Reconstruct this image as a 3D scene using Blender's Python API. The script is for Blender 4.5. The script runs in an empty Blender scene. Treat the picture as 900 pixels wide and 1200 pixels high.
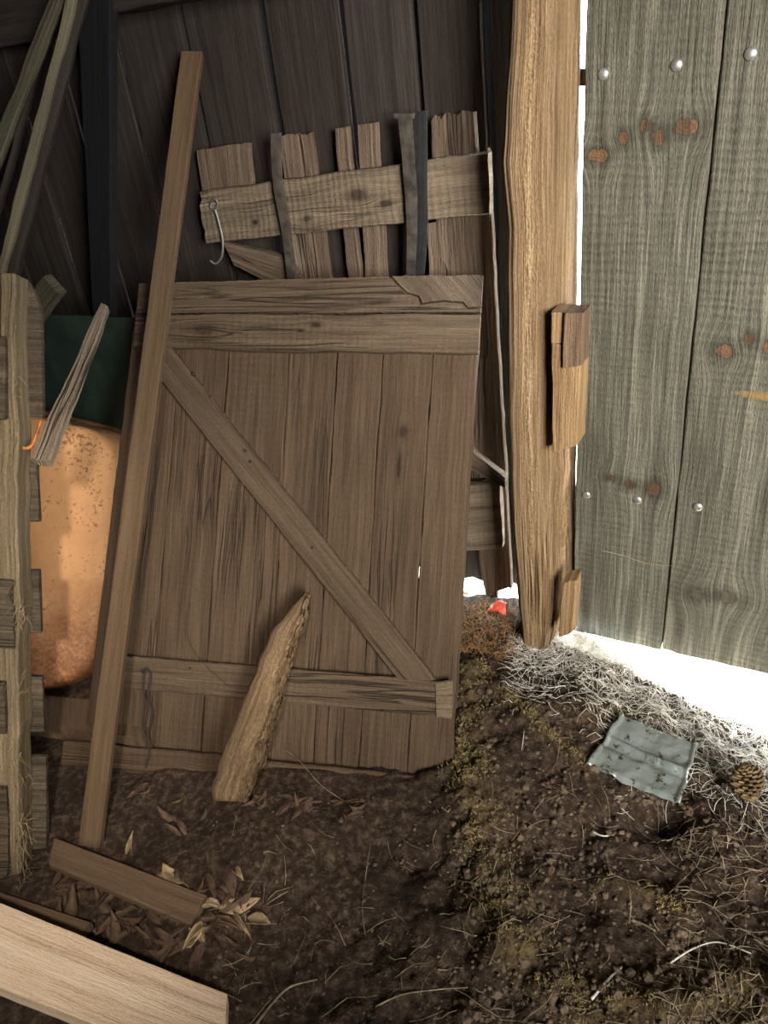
import bpy, bmesh, math, random
from mathutils import Vector, Matrix, noise
random.seed(7)
S = bpy.context.scene
C = S.collection
R = random.uniform
V = Vector
# ------------------------------------------------------------------ camera
F = 900.0
H = 1.5
dn = V((190, -1500, -900)).normalized()
upc = -dn
fw = V((0, 0, -1))
yc = (fw - fw.dot(upc) * upc).normalized()
xc = yc.cross(upc)
M = Matrix((xc, yc, upc))            # camera vector -> world vector
cam = bpy.data.cameras.new('camera')
co = bpy.data.objects.new('camera', cam)
C.objects.link(co)
co.matrix_world = Matrix.Translation((0, 0, H)) @ M.to_4x4()
cam.sensor_fit = 'VERTICAL'
cam.sensor_height = 24
cam.lens = 24 * F / 1200
cam.clip_start = 0.02
S.camera = co
CAM = V((0, 0, H))

def ray(u, v):
    return M @ V(((u - 450) / F, (600 - v) / F, -1))
def at(u, v, t):
    return CAM + ray(u, v) * t
def onz(u, v, z=0.0):
    r = ray(u, v)
    return CAM + r * ((z - H) / r.z)
class Plane:
    def __init__(s, p, n):
        s.p = p.copy(); s.n = n.normalized()
        if s.n.dot(CAM - s.p) < 0: s.n = -s.n
    def off(s, d): return Plane(s.p + s.n * d, s.n)
    def hit(s, u, v):
        r = ray(u, v)
        return CAM + r * ((s.p - CAM).dot(s.n) / r.dot(s.n))
def plane3(a, b, c): return Plane(a, (b - a).cross(c - a))
def horiz(z): return Plane(V((0, 0, z)), V((0, 0, 1)))

# wall frame: ex along the wall to the right, eo outward
O = onz(635, 765, 0)
D = M @ V((-1750, 270, -900)); D.z = 0; D.normalize()
ex = -D
eo = V((-ex.y, ex.x, 0))
if eo.y < 0: eo = -eo
def Wp(a, d, z): return V((O.x, O.y, 0)) + ex * a + eo * d + V((0, 0, z))
def wplane(d): return Plane(Wp(0, d, 1), -eo)
def wa(p): return (p - O).dot(ex)
def wd(p): return (p - O).dot(eo)
def fb(p, sc, o=4): return noise.fractal(p * sc, 1.0, 2.0, o)
def sm(x, a, b):
    t = max(0, min(1, (x - a) / (b - a))); return t * t * (3 - 2 * t)

# ------------------------------------------------------------------ materials
class NT:
    def __init__(s, name):
        s.m = bpy.data.materials.new(name); s.m.use_nodes = True
        s.t = s.m.node_tree; s.t.nodes.clear()
        s.out = s.n('ShaderNodeOutputMaterial'); s.b = s.n('ShaderNodeBsdfPrincipled')
        s.l(s.b.outputs[0], s.out.inputs[0])
    def n(s, ty, **k):
        nd = s.t.nodes.new(ty)
        for a, b in k.items(): setattr(nd, a, b)
        return nd
    def l(s, a, b): s.t.links.new(a, b)
    def put(s, i, x):
        if hasattr(x, 'is_linked') or isinstance(x, bpy.types.NodeSocket): s.l(x, i)
        else: i.default_value = x
    def math(s, op, a, b=0.0, clamp=False):
        nd = s.n('ShaderNodeMath', operation=op); nd.use_clamp = clamp
        s.put(nd.inputs[0], a); s.put(nd.inputs[1], b); return nd.outputs[0]
    def map(s, vec, sc, loc=(0, 0, 0), rot=(0, 0, 0)):
        nd = s.n('ShaderNodeMapping'); s.l(vec, nd.inputs[0])
        nd.inputs['Scale'].default_value = sc; nd.inputs['Location'].default_value = loc; nd.inputs['Rotation'].default_value = rot
        return nd.outputs[0]
    def noise(s, vec, sc, det=6, rough=.55, dist=0.0):
        nd = s.n('ShaderNodeTexNoise'); s.l(vec, nd.inputs['Vector'])
        nd.inputs['Scale'].default_value = sc; nd.inputs['Detail'].default_value = det
        nd.inputs['Roughness'].default_value = rough; nd.inputs['Distortion'].default_value = dist
        return nd.outputs['Fac']
    def ramp(s, f, stops, interp='LINEAR'):
        nd = s.n('ShaderNodeValToRGB'); s.l(f, nd.inputs[0]); r = nd.color_ramp; r.interpolation = interp
        while len(r.elements) < len(stops): r.elements.new(.5)
        for e, (p, c) in zip(r.elements, stops):
            e.position = p
            e.color = (c, c, c, 1) if isinstance(c, (int, float)) else (*c, 1)
        return nd.outputs[0]
    def mix(s, f, a, b, mode='MIX'):
        nd = s.n('ShaderNodeMix', data_type='RGBA', blend_type=mode)
        s.put(nd.inputs[0], f)
        for i, x in ((6, a), (7, b)):
            if isinstance(x, tuple): nd.inputs[i].default_value = (*x, 1)
            else: s.l(x, nd.inputs[i])
        return nd.outputs[2]
    def bump(s, h, st, dist, prev=None):
        nd = s.n('ShaderNodeBump'); s.l(h, nd.inputs['Height'])
        nd.inputs['Strength'].default_value = st; nd.inputs['Distance'].default_value = dist
        if prev is not None: s.l(prev, nd.inputs['Normal'])
        return nd.outputs[0]

def c8(*a): return tuple(((x / 255 + .055) / 1.055) ** 2.4 if x > 10 else x / 255 / 12.92 for x in a)
def mul(c, k): return tuple(x * k for x in c)

def wood(name, dark, mid, light, rough=.85, grain=1.0, bump=1.0, saw=0.0, knots=(), cracks=.5, blotch=.35, dirt=(.03, .025, .02), scar=None, crackw=.035):
    t = NT(name)
    uv = t.n('ShaderNodeTexCoord').outputs['UV']
    p = t.map(uv, (1, 1, 1))
    raw = uv
    wob = t.noise(t.map(uv, (30, 60, 1)), 1.0, 3)
    for (ku, kv, ru, rv, kind) in knots:
        if kind == 'scar': continue
        s1 = t.n('ShaderNodeVectorMath', operation='SUBTRACT'); t.l(raw, s1.inputs[0]); s1.inputs[1].default_value = (ku, kv, 0)
        s2 = t.n('ShaderNodeVectorMath', operation='MULTIPLY'); t.l(s1.outputs[0], s2.inputs[0]); s2.inputs[1].default_value = (1 / (ru * 3.6), 1 / (rv * 2.4), 0)
        d = t.n('ShaderNodeVectorMath', operation='LENGTH'); t.l(s2.outputs[0], d.inputs[0])
        e = t.math('POWER', 2.718, t.math('MULTIPLY', t.math('POWER', d.outputs['Value'], 2.0), -1.0))
        s3 = t.n('ShaderNodeVectorMath', operation='MULTIPLY'); t.l(s1.outputs[0], s3.inputs[0]); s3.inputs[1].default_value = (0, -.8, 0)
        s4 = t.n('ShaderNodeVectorMath', operation='SCALE'); t.l(s3.outputs[0], s4.inputs[0]); t.l(e, s4.inputs['Scale'])
        s5 = t.n('ShaderNodeVectorMath', operation='ADD'); t.l(uv, s5.inputs[0]); t.l(s4.outputs[0], s5.inputs[1]); uv = s5.outputs[0]
    # fine grain: long streaks
    g1 = t.noise(t.map(uv, (2.5, 110 * grain, 1)), 1.0, 5, .6, .35)
    g2 = t.noise(t.map(uv, (.8, 26 * grain, 1)), 1.0, 4, .55, .9)
    g3 = t.noise(t.map(uv, (9, 420 * grain, 1)), 1.0, 3, .6)
    g4 = t.noise(t.map(uv, (120, 300, 1)), 1.0, 4, .7)
    g = t.math('ADD', t.math('MULTIPLY', g1, .34), t.math('ADD', t.math('MULTIPLY', g2, .2), t.math('ADD', t.math('MULTIPLY', g3, .22), t.math('MULTIPLY', g4, .24))))
    col = t.ramp(g, [(.38, mul(dark, .8)), (.5, mid), (.61, light)])
    # blotchy weathering
    bl = t.noise(t.map(uv, (3, 7, 1), (4.3, 1.1, 0)), 1.0, 5, .6, .4)
    blf = t.ramp(bl, [(.35, 0.0), (.7, 1.0)])
    col = t.mix(t.math('MULTIPLY', blf, blotch), col, dark)
    ci = t.noise(t.map(uv, (1.3, 34, 1), (7.7, 3.1, 0)), 1.0, 3, .5, .8)
    cr = t.ramp(ci, [(.5 - crackw, 0.0), (.5, 1.0), (.5 + crackw, 0.0)])
    gate = t.ramp(t.noise(t.map(uv, (1.5, 5, 1), (1.7, 9.1, 0)), 1.0, 2), [(.5, 0.0), (.62, 1.0)])
    crk = t.math('MULTIPLY', t.math('MULTIPLY', cr, gate), cracks)
    col = t.mix(crk, col, dirt)
    h = t.math('SUBTRACT', g, t.math('MULTIPLY', crk, .5))
    if saw:
        sx = t.n('ShaderNodeTexWave', wave_type='BANDS'); t.l(t.map(uv, (1, .42, 1), rot=(0, 0, .1)), sx.inputs[0])
        sx.inputs['Scale'].default_value = 16; sx.inputs['Distortion'].default_value = 9; sx.inputs['Detail'].default_value = 5; sx.inputs['Detail Scale'].default_value = .5; sx.inputs['Detail Roughness'].default_value = .65
        sg = t.ramp(t.noise(t.map(uv, (1.4, 3, 1)), 1.0, 2), [(.4, .25), (.65, 1.0)])
        h = t.math('ADD', h, t.math('MULTIPLY', t.math('MULTIPLY', sx.outputs['Fac'], sg), saw * .4))
        col = t.mix(t.math('MULTIPLY', t.math('MULTIPLY', sx.outputs['Fac'], sg), .25 * saw), col, light)
    for (ku, kv, ru, rv, kind) in knots:
        q = t.n('ShaderNodeVectorMath', operation='ADD'); t.l(raw, q.inputs[0])
        wv = t.n('ShaderNodeCombineXYZ'); t.l(t.math('MULTIPLY', t.math('SUBTRACT', wob, .5), .016), wv.inputs[0]); t.l(wv.outputs[0], q.inputs[1])
        s1 = t.n('ShaderNodeVectorMath', operation='SUBTRACT'); t.l(q.outputs[0], s1.inputs[0]); s1.inputs[1].default_value = (ku, kv, 0)
        s2 = t.n('ShaderNodeVectorMath', operation='MULTIPLY'); t.l(s1.outputs[0], s2.inputs[0]); s2.inputs[1].default_value = (1 / ru, 1 / rv, 0)
        d = t.n('ShaderNodeVectorMath', operation='LENGTH'); t.l(s2.outputs[0], d.inputs[0]); d = d.outputs['Value']
        wgl = t.math('ADD', d, t.math('MULTIPLY', t.math('SUBTRACT', g1, .5), .9))
        halo = t.ramp(t.math('MULTIPLY', wgl, .25), [(.2, 1.0), (.3, .55), (.62, 0.0)])
        if kind == 'scar':
            col = t.mix(t.ramp(t.math('MULTIPLY', wgl, .5), [(.45, 1.0), (.55, 0.0)]), col, scar)
            continue
        col = t.mix(t.math('MULTIPLY', halo, .8), col, mul(dark, .45))
        kc = t.mix(t.ramp(t.math('FRACT', t.math('MULTIPLY', wgl, 2.6)), [(.2, 0.0), (.5, .6), (.9, 0.0)]), mul(kind, 1.0), mul(kind, .45))
        kc = t.mix(t.ramp(g1, [(.45, 0.0), (.65, .7)]), kc, mul(dark, .8))
        col = t.mix(t.ramp(t.math('MULTIPLY', wgl, .5), [(.4, 1.0), (.5, 0.0)]), col, kc)
    t.l(col, t.b.inputs['Base Color'])
    t.b.inputs['Roughness'].default_value = rough
    t.b.inputs['Specular IOR Level'].default_value = .25
    t.l(t.bump(h, 1.0, .010 * bump), t.b.inputs['Normal'])
    return t.m

def plain(name, col, rough=.6, metal=0.0, var=.4, sc=30.0, bump=.3, col2=None, bd=.003):
    t = NT(name)
    oc = t.n('ShaderNodeTexCoord').outputs['Object']
    n1 = t.noise(oc, sc, 6, .6)
    c = t.mix(t.ramp(n1, [(.35, 0.0), (.65, 1.0)]), mul(col, 1 - var), col2 or col)
    t.l(c, t.b.inputs['Base Color']); t.b.inputs['Roughness'].default_value = rough; t.b.inputs['Metallic'].default_value = metal
    t.l(t.bump(n1, bump, bd), t.b.inputs['Normal'])
    return t.m

# ------------------------------------------------------------------ object helpers
def obj(name, bm, mat, parent=None, base=None, smooth=False):
    if parent is not None: base = parent.location + (parent.parent.location if parent.parent else V((0, 0, 0)))
    if base is None:
        vs = bm.verts; n = len(vs)
        base = V((sum(v.co.x for v in vs) / n, sum(v.co.y for v in vs) / n, min(v.co.z for v in vs)))
    base = V(base)
    for v in bm.verts: v.co -= base
    bmesh.ops.recalc_face_normals(bm, faces=bm.faces)
    me = bpy.data.meshes.new(name); bm.to_mesh(me); bm.free()
    if smooth:
        for f in me.polygons: f.use_smooth = True
    me.materials.append(mat)
    o = bpy.data.objects.new(name, me); C.objects.link(o)
    if parent is not None: o.parent = parent
    else: o.location = base
    return o
def tag(o, label=None, cat=None, group=None, kind=None):
    if label: o['label'] = label
    if cat: o['category'] = cat
    if group: o['group'] = group
    if kind: o['kind'] = kind
    return o
def thing(name, label, cat, loc, group=None):
    o = bpy.data.objects.new(name, None); C.objects.link(o); o.location = V(loc); o.empty_display_size = .1
    return tag(o, label, cat, group)

_seed = [0]
def plankQ(bm, q, th, n, nl=24, nf=6, edge=.002, wav=.0015, rag=(0, 0), cham=.003, uvo=None, fn=None):
    """board from its visible face: q = end0 left, end0 right, end1 right, end1 left; body goes th away along -n"""
    _seed[0] += 1
    sd = V((_seed[0] * 3.71, _seed[0] * 1.37, 0))
    if bm is None: bm = bmesh.new()
    uvl = bm.loops.layers.uv.verify()
    a0, b0, b1, a1 = [V(x) for x in q]
    L = ((a1 + b1) / 2 - (a0 + b0) / 2).length; W = max((b0 - a0).length, (b1 - a1).length)
    if uvo is None: uvo = (R(0, 30), R(0, 30))
    prof = [(0, cham)] + [(cham / W + (1 - 2 * cham / W) * i / nf, 0) for i in range(nf + 1)] + [(1, cham), (1, th - cham)]
    prof += [(1 - cham / W - (1 - 2 * cham / W) * i / 3, th) for i in range(4)] + [(0, th - cham)]
    per = [0]
    for i in range(1, len(prof) + 1):
        p0 = prof[i - 1]; p1 = prof[i % len(prof)]
        per.append(per[-1] + math.hypot((p1[0] - p0[0]) * W, p1[1] - p0[1]))
    rings = []
    for k in range(nl + 1):
        s = k / nl
        a = a0.lerp(a1, s); b = b0.lerp(b1, s); w = (b - a).normalized(); ld = ((a1 + b1) - (a0 + b0)).normalized()
        ea = fb(sd + V((s * L, 0, 0)), 9, 4) * edge; eb = fb(sd + V((s * L, 5, 0)), 9, 4) * edge
        a = a + w * ea; b = b + w * eb
        ring = []
        for (tt, d) in prof:
            p = a.lerp(b, tt) - n * d
            p = p + n * (noise.noise(sd + V((s * L * 5, tt * W * 12, 9))) * wav)
            if k == 0 and rag[0]: p = p + ld * (abs(fb(sd + V((tt * 3, 1, d * 20)), 1.3)) * rag[0])
            if k == nl and rag[1]: p = p - ld * (abs(fb(sd + V((tt * 3, 7, d * 20)), 1.3)) * rag[1])
            if fn: p = fn(p, s, tt, d)
            ring.append(bm.verts.new(p))
        rings.append(ring)
    m = len(prof)
    for k in range(nl):
        for i in range(m):
            j = (i + 1) % m
            f = bm.faces.new((rings[k][i], rings[k][j], rings[k + 1][j], rings[k + 1][i]))
            us = (k / nl * L, k / nl * L, (k + 1) / nl * L, (k + 1) / nl * L); vs = (per[i], per[i + 1], per[i + 1], per[i])
            for lp, uu, vv in zip(f.loops, us, vs): lp[uvl].uv = (uu + uvo[0], vv + uvo[1])
    for r, s in ((rings[0], 0), (rings[-1], 1)):
        f = bm.faces.new(r)
        for lp, (tt, d) in zip(f.loops, prof): lp[uvl].uv = (d * 3 + uvo[0] + s * L, tt * W + uvo[1])
    return bm
def pq(bm, px, pl, th, **k):
    return plankQ(bm, [pl.hit(*x) for x in px], th, pl.n, **k)
def tube(bm, pts, r0, r1=None, seg=8, cap=True):
    if bm is None: bm = bmesh.new()
    r1 = r0 if r1 is None else r1
    pts = [V(p) for p in pts]; rings = []; ref = None
    for i, p in enumerate(pts):
        d = (pts[min(i + 1, len(pts) - 1)] - pts[max(i - 1, 0)]).normalized()
        if ref is None: ref = d.orthogonal()
        x = (ref - d * ref.dot(d)).normalized(); ref = x; y = d.cross(x)
        r = r0 + (r1 - r0) * i / max(1, len(pts) - 1)
        rings.append([bm.verts.new(p + (x * math.cos(q) + y * math.sin(q)) * r) for q in [2 * math.pi * j / seg for j in range(seg)]])
    for a, b in zip(rings, rings[1:]):
        for j in range(seg): bm.faces.new((a[j], a[(j + 1) % seg], b[(j + 1) % seg], b[j]))
    if cap: bm.faces.new(rings[0]); bm.faces.new(rings[-1])
    return bm
def smoothpath(pts, n=6):
    out = []
    for i in range(len(pts) - 1):
        p0 = pts[max(i - 1, 0)]; p1 = pts[i]; p2 = pts[i + 1]; p3 = pts[min(i + 2, len(pts) - 1)]
        for k in range(n):
            t = k / n
            out.append(.5 * ((2 * p1) + (p2 - p0) * t + (2 * p0 - 5 * p1 + 4 * p2 - p3) * t * t + (3 * p1 - p0 - 3 * p2 + p3) * t ** 3))
    out.append(pts[-1]); return out

# ------------------------------------------------------------------ ground
sheetC = onz(752, 888, .03)
def px0(u, v): p = onz(u, v, 0); return V((p.x, p.y, 0))
RIDGE = [px0(*p) for p in ((545, 800), (548, 880), (556, 960), (575, 1040), (600, 1100), (650, 1165), (720, 1190), (860, 1180), (1000, 1170))]
RIDGE2 = [px0(*p) for p in ((565, 795), (600, 840), (640, 880), (690, 915))]
RIDGE3 = [px0(*p) for p in ((700, 1040), (760, 1050), (800, 1075))]
def segd(p, pts):
    best = 9
    for a, b in zip(pts, pts[1:]):
        ab = b - a; t = max(0, min(1, (p - a).dot(ab) / ab.length_squared)); best = min(best, (p - a - ab * t).length)
    return best
DBASE = [px0(90, 868), px0(300, 905), px0(525, 935)]
MOUND = px0(330, 975); MOUND2 = px0(600, 870); HOLE = px0(778, 955); MOUND3 = px0(700, 850)
def gz(x, y):
    p = V((x, y, 0)); a = wa(p); d = wd(p)
    z = 0.0
    z -= .15 * sm(a, .02, .7) * sm(d, -.42, .05)
    z += .008 * math.exp(-(segd(p, DBASE) / .05) ** 2)
    z -= .10 * sm(d, .12, .6) * sm(a, -.6, .2)
    if y < 3.2 and d < .5:
        z += .05 * math.exp(-((p - MOUND).length / .16) ** 2)
        z += .05 * math.exp(-((p - MOUND2).length / .22) ** 2)
        z += .035 * math.exp(-((p - MOUND3).length / .15) ** 2)
        z -= .06 * math.exp(-((p - HOLE).length / .05) ** 2)
        dr = segd(p, RIDGE); z += .028 * math.exp(-(dr / .05) ** 2) * (1 + fb(p, 9))
        z += .02 * math.exp(-(segd(p, RIDGE2) / .03) ** 2) + .015 * math.exp(-(segd(p, RIDGE3) / .025) ** 2)
        rt = sm(a, -.45, .1)        # rough on the right, trodden smooth on the left
        z += fb(p, 3.2, 3) * .02 + fb(p + V((3, 0, 0)), 12, 4) * (.004 + .017 * rt) + abs(fb(p + V((0, 7, 0)), 34, 3)) * (.0015 + .012 * rt)
    return z
GBASE = {}
bm = bmesh.new()
def axis(lo, a, b, hi, fine, coarse):
    o = []; x = lo
    while x < a: o.append(x); x += coarse
    x = a
    while x < b: o.append(x); x += fine
    x = b
    while x <= hi: o.append(x); x += coarse
    return o
xs = axis(-5.4, -1.25, 1.35, 4.6, .0085, .35); ys = axis(-3.2, .4, 2.45, 6.0, .0085, .35)
gr = [[bm.verts.new((x, y, gz(x, y))) for y in ys] for x in xs]
for i in range(len(xs) - 1):
    for j in range(len(ys) - 1):
        c = V(((xs[i] + xs[i + 1]) / 2, (ys[j] + ys[j + 1]) / 2, 0))
        if wd(c) < (.22 if wa(c) < -.02 else .05): bm.faces.new((gr[i][j], gr[i + 1][j], gr[i + 1][j + 1], gr[i][j + 1]))
bmesh.ops.delete(bm, geom=[v for v in bm.verts if not v.link_faces], context='VERTS')
# moss mask, with yellow sun streaks painted in, goes in a colour attribute
t = NT('bare_soil')
oc = t.n('ShaderNodeTexCoord').outputs['Object']
n1 = t.noise(oc, 7, 6, .65); n2 = t.noise(oc, 60, 6, .7); n3 = t.noise(oc, 240, 4, .7)
col = t.ramp(n2, [(.3, c8(38, 30, 25)), (.5, c8(78, 64, 53)), (.72, c8(138, 120, 102))])
col = t.mix(t.ramp(n1, [(.4, 0.0), (.7, .7)]), col, c8(52, 40, 33))
va = t.n('ShaderNodeVertexColor', layer_name='moss')  # moss mask with the painted sun streaks
mf = t.math('MULTIPLY', t.math('MULTIPLY', va.outputs['Color'], 1.0), t.ramp(n2, [(.38, 0.0), (.55, 1.0)]))
col = t.mix(t.math('MULTIPLY', mf, .8), col, t.mix(n3, c8(90, 78, 48), c8(146, 130, 88)))
t.l(col, t.b.inputs['Base Color']); t.b.inputs['Roughness'].default_value = .95; t.b.inputs['Specular IOR Level'].default_value = .2
hh = t.math('ADD', t.math('MULTIPLY', n2, .7), t.math('MULTIPLY', n3, .35))
t.l(t.bump(hh, 1.0, .012), t.b.inputs['Normal'])
M_soil = t.m
def moss_sun_mask(p):
    p = V((p.x, p.y, 0))
    return max(math.exp(-(segd(p, RIDGE) / .045) ** 2), .9 * math.exp(-(segd(p, RIDGE2) / .02) ** 2), .8 * math.exp(-(segd(p, RIDGE3) / .02) ** 2), .6 * math.exp(-((p - MOUND3).length / .09) ** 2))
floor = obj('floor', bm, M_soil, base=(0, 0, 0), smooth=True); tag(floor, 'dark trodden earth floor of the shed with mossy ridges', 'ground', kind='structure')
ca = floor.data.color_attributes.new('moss', 'FLOAT_COLOR', 'POINT')  # holds moss and painted sun streaks
for i, v in enumerate(floor.data.vertices):
    m = 0
    if abs(v.co.x) < 1.3 and .4 < v.co.y < 2.5:
        m = moss_sun_mask(v.co) * (.35 + .9 * max(0, .5 + fb(v.co, 22, 3))) + .0
    ca.data[i].color = (m, m, m, 1)
G = lambda u, v, dz=0: (lambda p: V((p.x, p.y, gz(p.x, p.y) + dz)))(onz(u, v, gz(*onz(u, v, 0).xy) + dz))

# outside ground
bm = bmesh.new(); g = []
for i in range(61):
    row = []
    for j in range(31):
        p = Wp(-6 + i * .25, .04 + j * .3, 0); row.append(bm.verts.new((p.x, p.y, gz(p.x, p.y) - .012 + .03 * fb(p, 1.5) * min(1, j / 3))))
    g.append(row)
for i in range(60):
    for j in range(30): bm.faces.new((g[i][j], g[i + 1][j], g[i + 1][j + 1], g[i][j + 1]))
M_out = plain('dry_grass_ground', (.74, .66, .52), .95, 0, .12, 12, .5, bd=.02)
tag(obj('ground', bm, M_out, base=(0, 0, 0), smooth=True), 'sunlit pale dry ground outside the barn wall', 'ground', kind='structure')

# ------------------------------------------------------------------ wood kinds
W_wall = wood('old_dark_boards', c8(42, 37, 35), c8(56, 50, 47), c8(72, 65, 60), grain=.7, bump=.6, blotch=.45, cracks=.25)
W_shade = wood('shade_black_wood', (.006, .007, .010), (.009, .010, .014), (.013, .013, .018), bump=.5, cracks=.1)  # near-black stand-in for shade: wall shadow band and dark seams
W_door = wood('brown_door_boards', c8(68, 54, 43), c8(90, 74, 58), c8(114, 96, 77), grain=.8, bump=.8, knots=[(.385, .065, .014, .010, c8(60, 46, 36)), (.47, .06, .03, .004, c8(40, 30, 24))], saw=.3, cracks=.8, blotch=.45)
W_rail = wood('grey_brown_rail', c8(72, 59, 48), c8(97, 82, 66), c8(126, 109, 90), grain=.8, bump=1.0, saw=.2, cracks=.9, blotch=.4, knots=[(100.5, .03, .011, .006, c8(52, 38, 30)), (100.46, .045, .006, .003, c8(40, 30, 24)), (100.2, .05, .02, .01, c8(70, 56, 44))])
W_hurd = wood('weathered_slats', c8(78, 65, 55), c8(122, 105, 90), c8(160, 142, 122), grain=1.1, bump=1.3, cracks=.8, blotch=.4)
W_hrail = wood('pale_rough_rail', c8(84, 74, 64), c8(130, 116, 98), c8(164, 149, 128), grain=.6, bump=1.0, saw=.3, cracks=.5, blotch=.55, knots=[(100.52, .06, .02, .012, c8(76, 66, 56)), (100.6, .09, .014, .008, c8(70, 60, 52)), (100.19, .10, .008, .006, c8(50, 44, 38)), (100.36, .105, .012, .008, c8(80, 68, 56))])
W_new = wood('planed_stick', c8(78, 62, 46), c8(97, 79, 59), c8(112, 94, 73), grain=.6, bump=.4, cracks=.1, blotch=.2)
W_pal = wood('pallet_wood', c8(76, 66, 52), c8(140, 124, 98), c8(186, 170, 138), grain=1.0, bump=1.5, cracks=.9, blotch=.6)
W_pald = wood('dark_pallet_boards', c8(50, 44, 36), c8(92, 82, 68), c8(134, 120, 98), grain=1.0, bump=1.3, cracks=.6, blotch=.5)
W_stake = wood('grey_stake', c8(90, 78, 66), c8(160, 144, 124), c8(206, 190, 168), grain=1.6, bump=1.6, cracks=1, crackw=.06)
W_pole = wood('olive_grey_pole', c8(44, 42, 34), c8(84, 80, 66), c8(122, 116, 98), grain=1.4, bump=1.0, cracks=.8)
W_pale = wood('pale_fresh_plank', c8(186, 152, 120), c8(238, 214, 186), c8(250, 236, 214), grain=.35, bump=1.3, cracks=.8, crackw=.06, blotch=.25, dirt=c8(120, 90, 64))
W_short = wood('brown_offcut', c8(80, 64, 50), c8(108, 89, 70), c8(128, 108, 88), grain=.6, bump=.6, cracks=.3, blotch=.3)
W_post = wood('hewn_post', c8(104, 82, 58), c8(168, 140, 106), c8(220, 192, 154), grain=.9, bump=3.2, cracks=1.0, crackw=.05, blotch=.35, dirt=c8(70, 46, 28))
W_slab = wood('rotten_slab', c8(70, 54, 40), c8(140, 116, 88), c8(196, 170, 134), grain=.9, bump=3, cracks=.9, blotch=.5, dirt=c8(44, 32, 22), crackw=.06)
W_jamb = wood('jamb_wood', c8(84, 68, 54), c8(126, 104, 84), c8(156, 134, 110), grain=1.0, bump=1.0, cracks=.6)
W_blk = wood('block_wood', c8(112, 86, 60), c8(164, 134, 98), c8(198, 168, 128), grain=.9, bump=1.4, cracks=.8)
M_iron = plain('dull_iron', (.10, .10, .10), .6, .6, .4, 60, .5)
M_strap = plain('dark_strap_metal', (.07, .06, .052), .8, .1, .5, 30, .5, (.11, .092, .076))

# ------------------------------------------------------------------ back wall
WP = wplane(.25)
seams = [20, 78, 148, 228, 318, 409, 491, 573]
sa = [wa(WP.hit(x, 100)) for x in seams]
allb = [sa[0] - 1.45, sa[0] - 1.2, sa[0] - .96, sa[0] - .72, sa[0] - .48, sa[0] - .24] + sa + [wa(WP.hit(655, 100))]
x = allb[0]
while x > -5: x -= .25; allb.insert(0, x)
bm = bmesh.new()
for i in range(len(allb) - 1):
    g = .009
    a0 = allb[i] + g; a1 = allb[i + 1] - g; dd = R(-.006, .006); tw = R(-.006, .006)
    zb = R(.0, .03) if a0 > -1 else -.03
    q = [Wp(a0, .25 + dd + tw, 3.0), Wp(a1, .25 + dd - tw, 3.0), Wp(a1, .25 + dd - tw, zb), Wp(a0, .25 + dd + tw, zb)]
    plankQ(bm, q, .022, -eo, nl=30, nf=6, edge=.003, wav=.004, rag=(0, .03))
tag(obj('wall_back', bm, W_wall), 'dark vertical board wall behind the stacked doors', 'wall', kind='structure')
bm = bmesh.new()  # unseen battens added behind the seams to keep outside light out
for i in range(1, len(allb) - 1):
    a = allb[i]; hw = .05
    plankQ(bm, [Wp(a - hw, .283, 3.0), Wp(a + hw, .283, 3.0), Wp(a + hw, .283, .03), Wp(a - hw, .283, .03)], .015, -eo, nl=6, nf=2)
tag(obj('trim_5', bm, W_shade), 'black battens added behind the joints of the dark board wall to stop light leaks', 'trim', kind='structure')

# girt along the wall and a black strip standing in for a shadow band
def beam(name, px, d, th, mat, label):
    pl = wplane(d); bm = pq(None, px, pl, th, nl=20, nf=5, edge=.004, wav=.003)
    return tag(obj(name, bm, mat), label, 'beam', kind='structure')
pl = wplane(.13)
aL = wa(pl.hit(117, 17)); zb = pl.hit(117, 17).z
bm = plankQ(None, [Wp(aL, .13, zb + .14), Wp(aL, .13, zb), Wp(1.2, .13, zb), Wp(1.2, .13, zb + .14)], .115, -eo, nl=30, nf=4, edge=.004)
tag(obj('trim_1', bm, W_wall), 'dark horizontal girt along the top of the wall', 'beam', kind='structure')
pl = wplane(.16); z2 = pl.hit(45, 47).z
bm = plankQ(None, [Wp(-5, .16, z2 + .13), Wp(-5, .16, z2), Wp(aL - .09, .16, z2), Wp(aL - .09, .16, z2 + .13)], .09, -eo, nl=30, nf=4, edge=.004)
tag(obj('trim_2', bm, W_wall), 'dark girt at the upper left corner of the wall', 'beam', kind='structure')
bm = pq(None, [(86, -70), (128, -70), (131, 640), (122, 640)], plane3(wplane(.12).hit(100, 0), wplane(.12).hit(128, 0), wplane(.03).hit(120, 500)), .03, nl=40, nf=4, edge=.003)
tag(obj('leaning_board', bm, W_shade), 'black strip standing in for a shadow on the wall left of the long smooth stick', 'board')  # shadow band on the wall, built as a near-black strip

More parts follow.
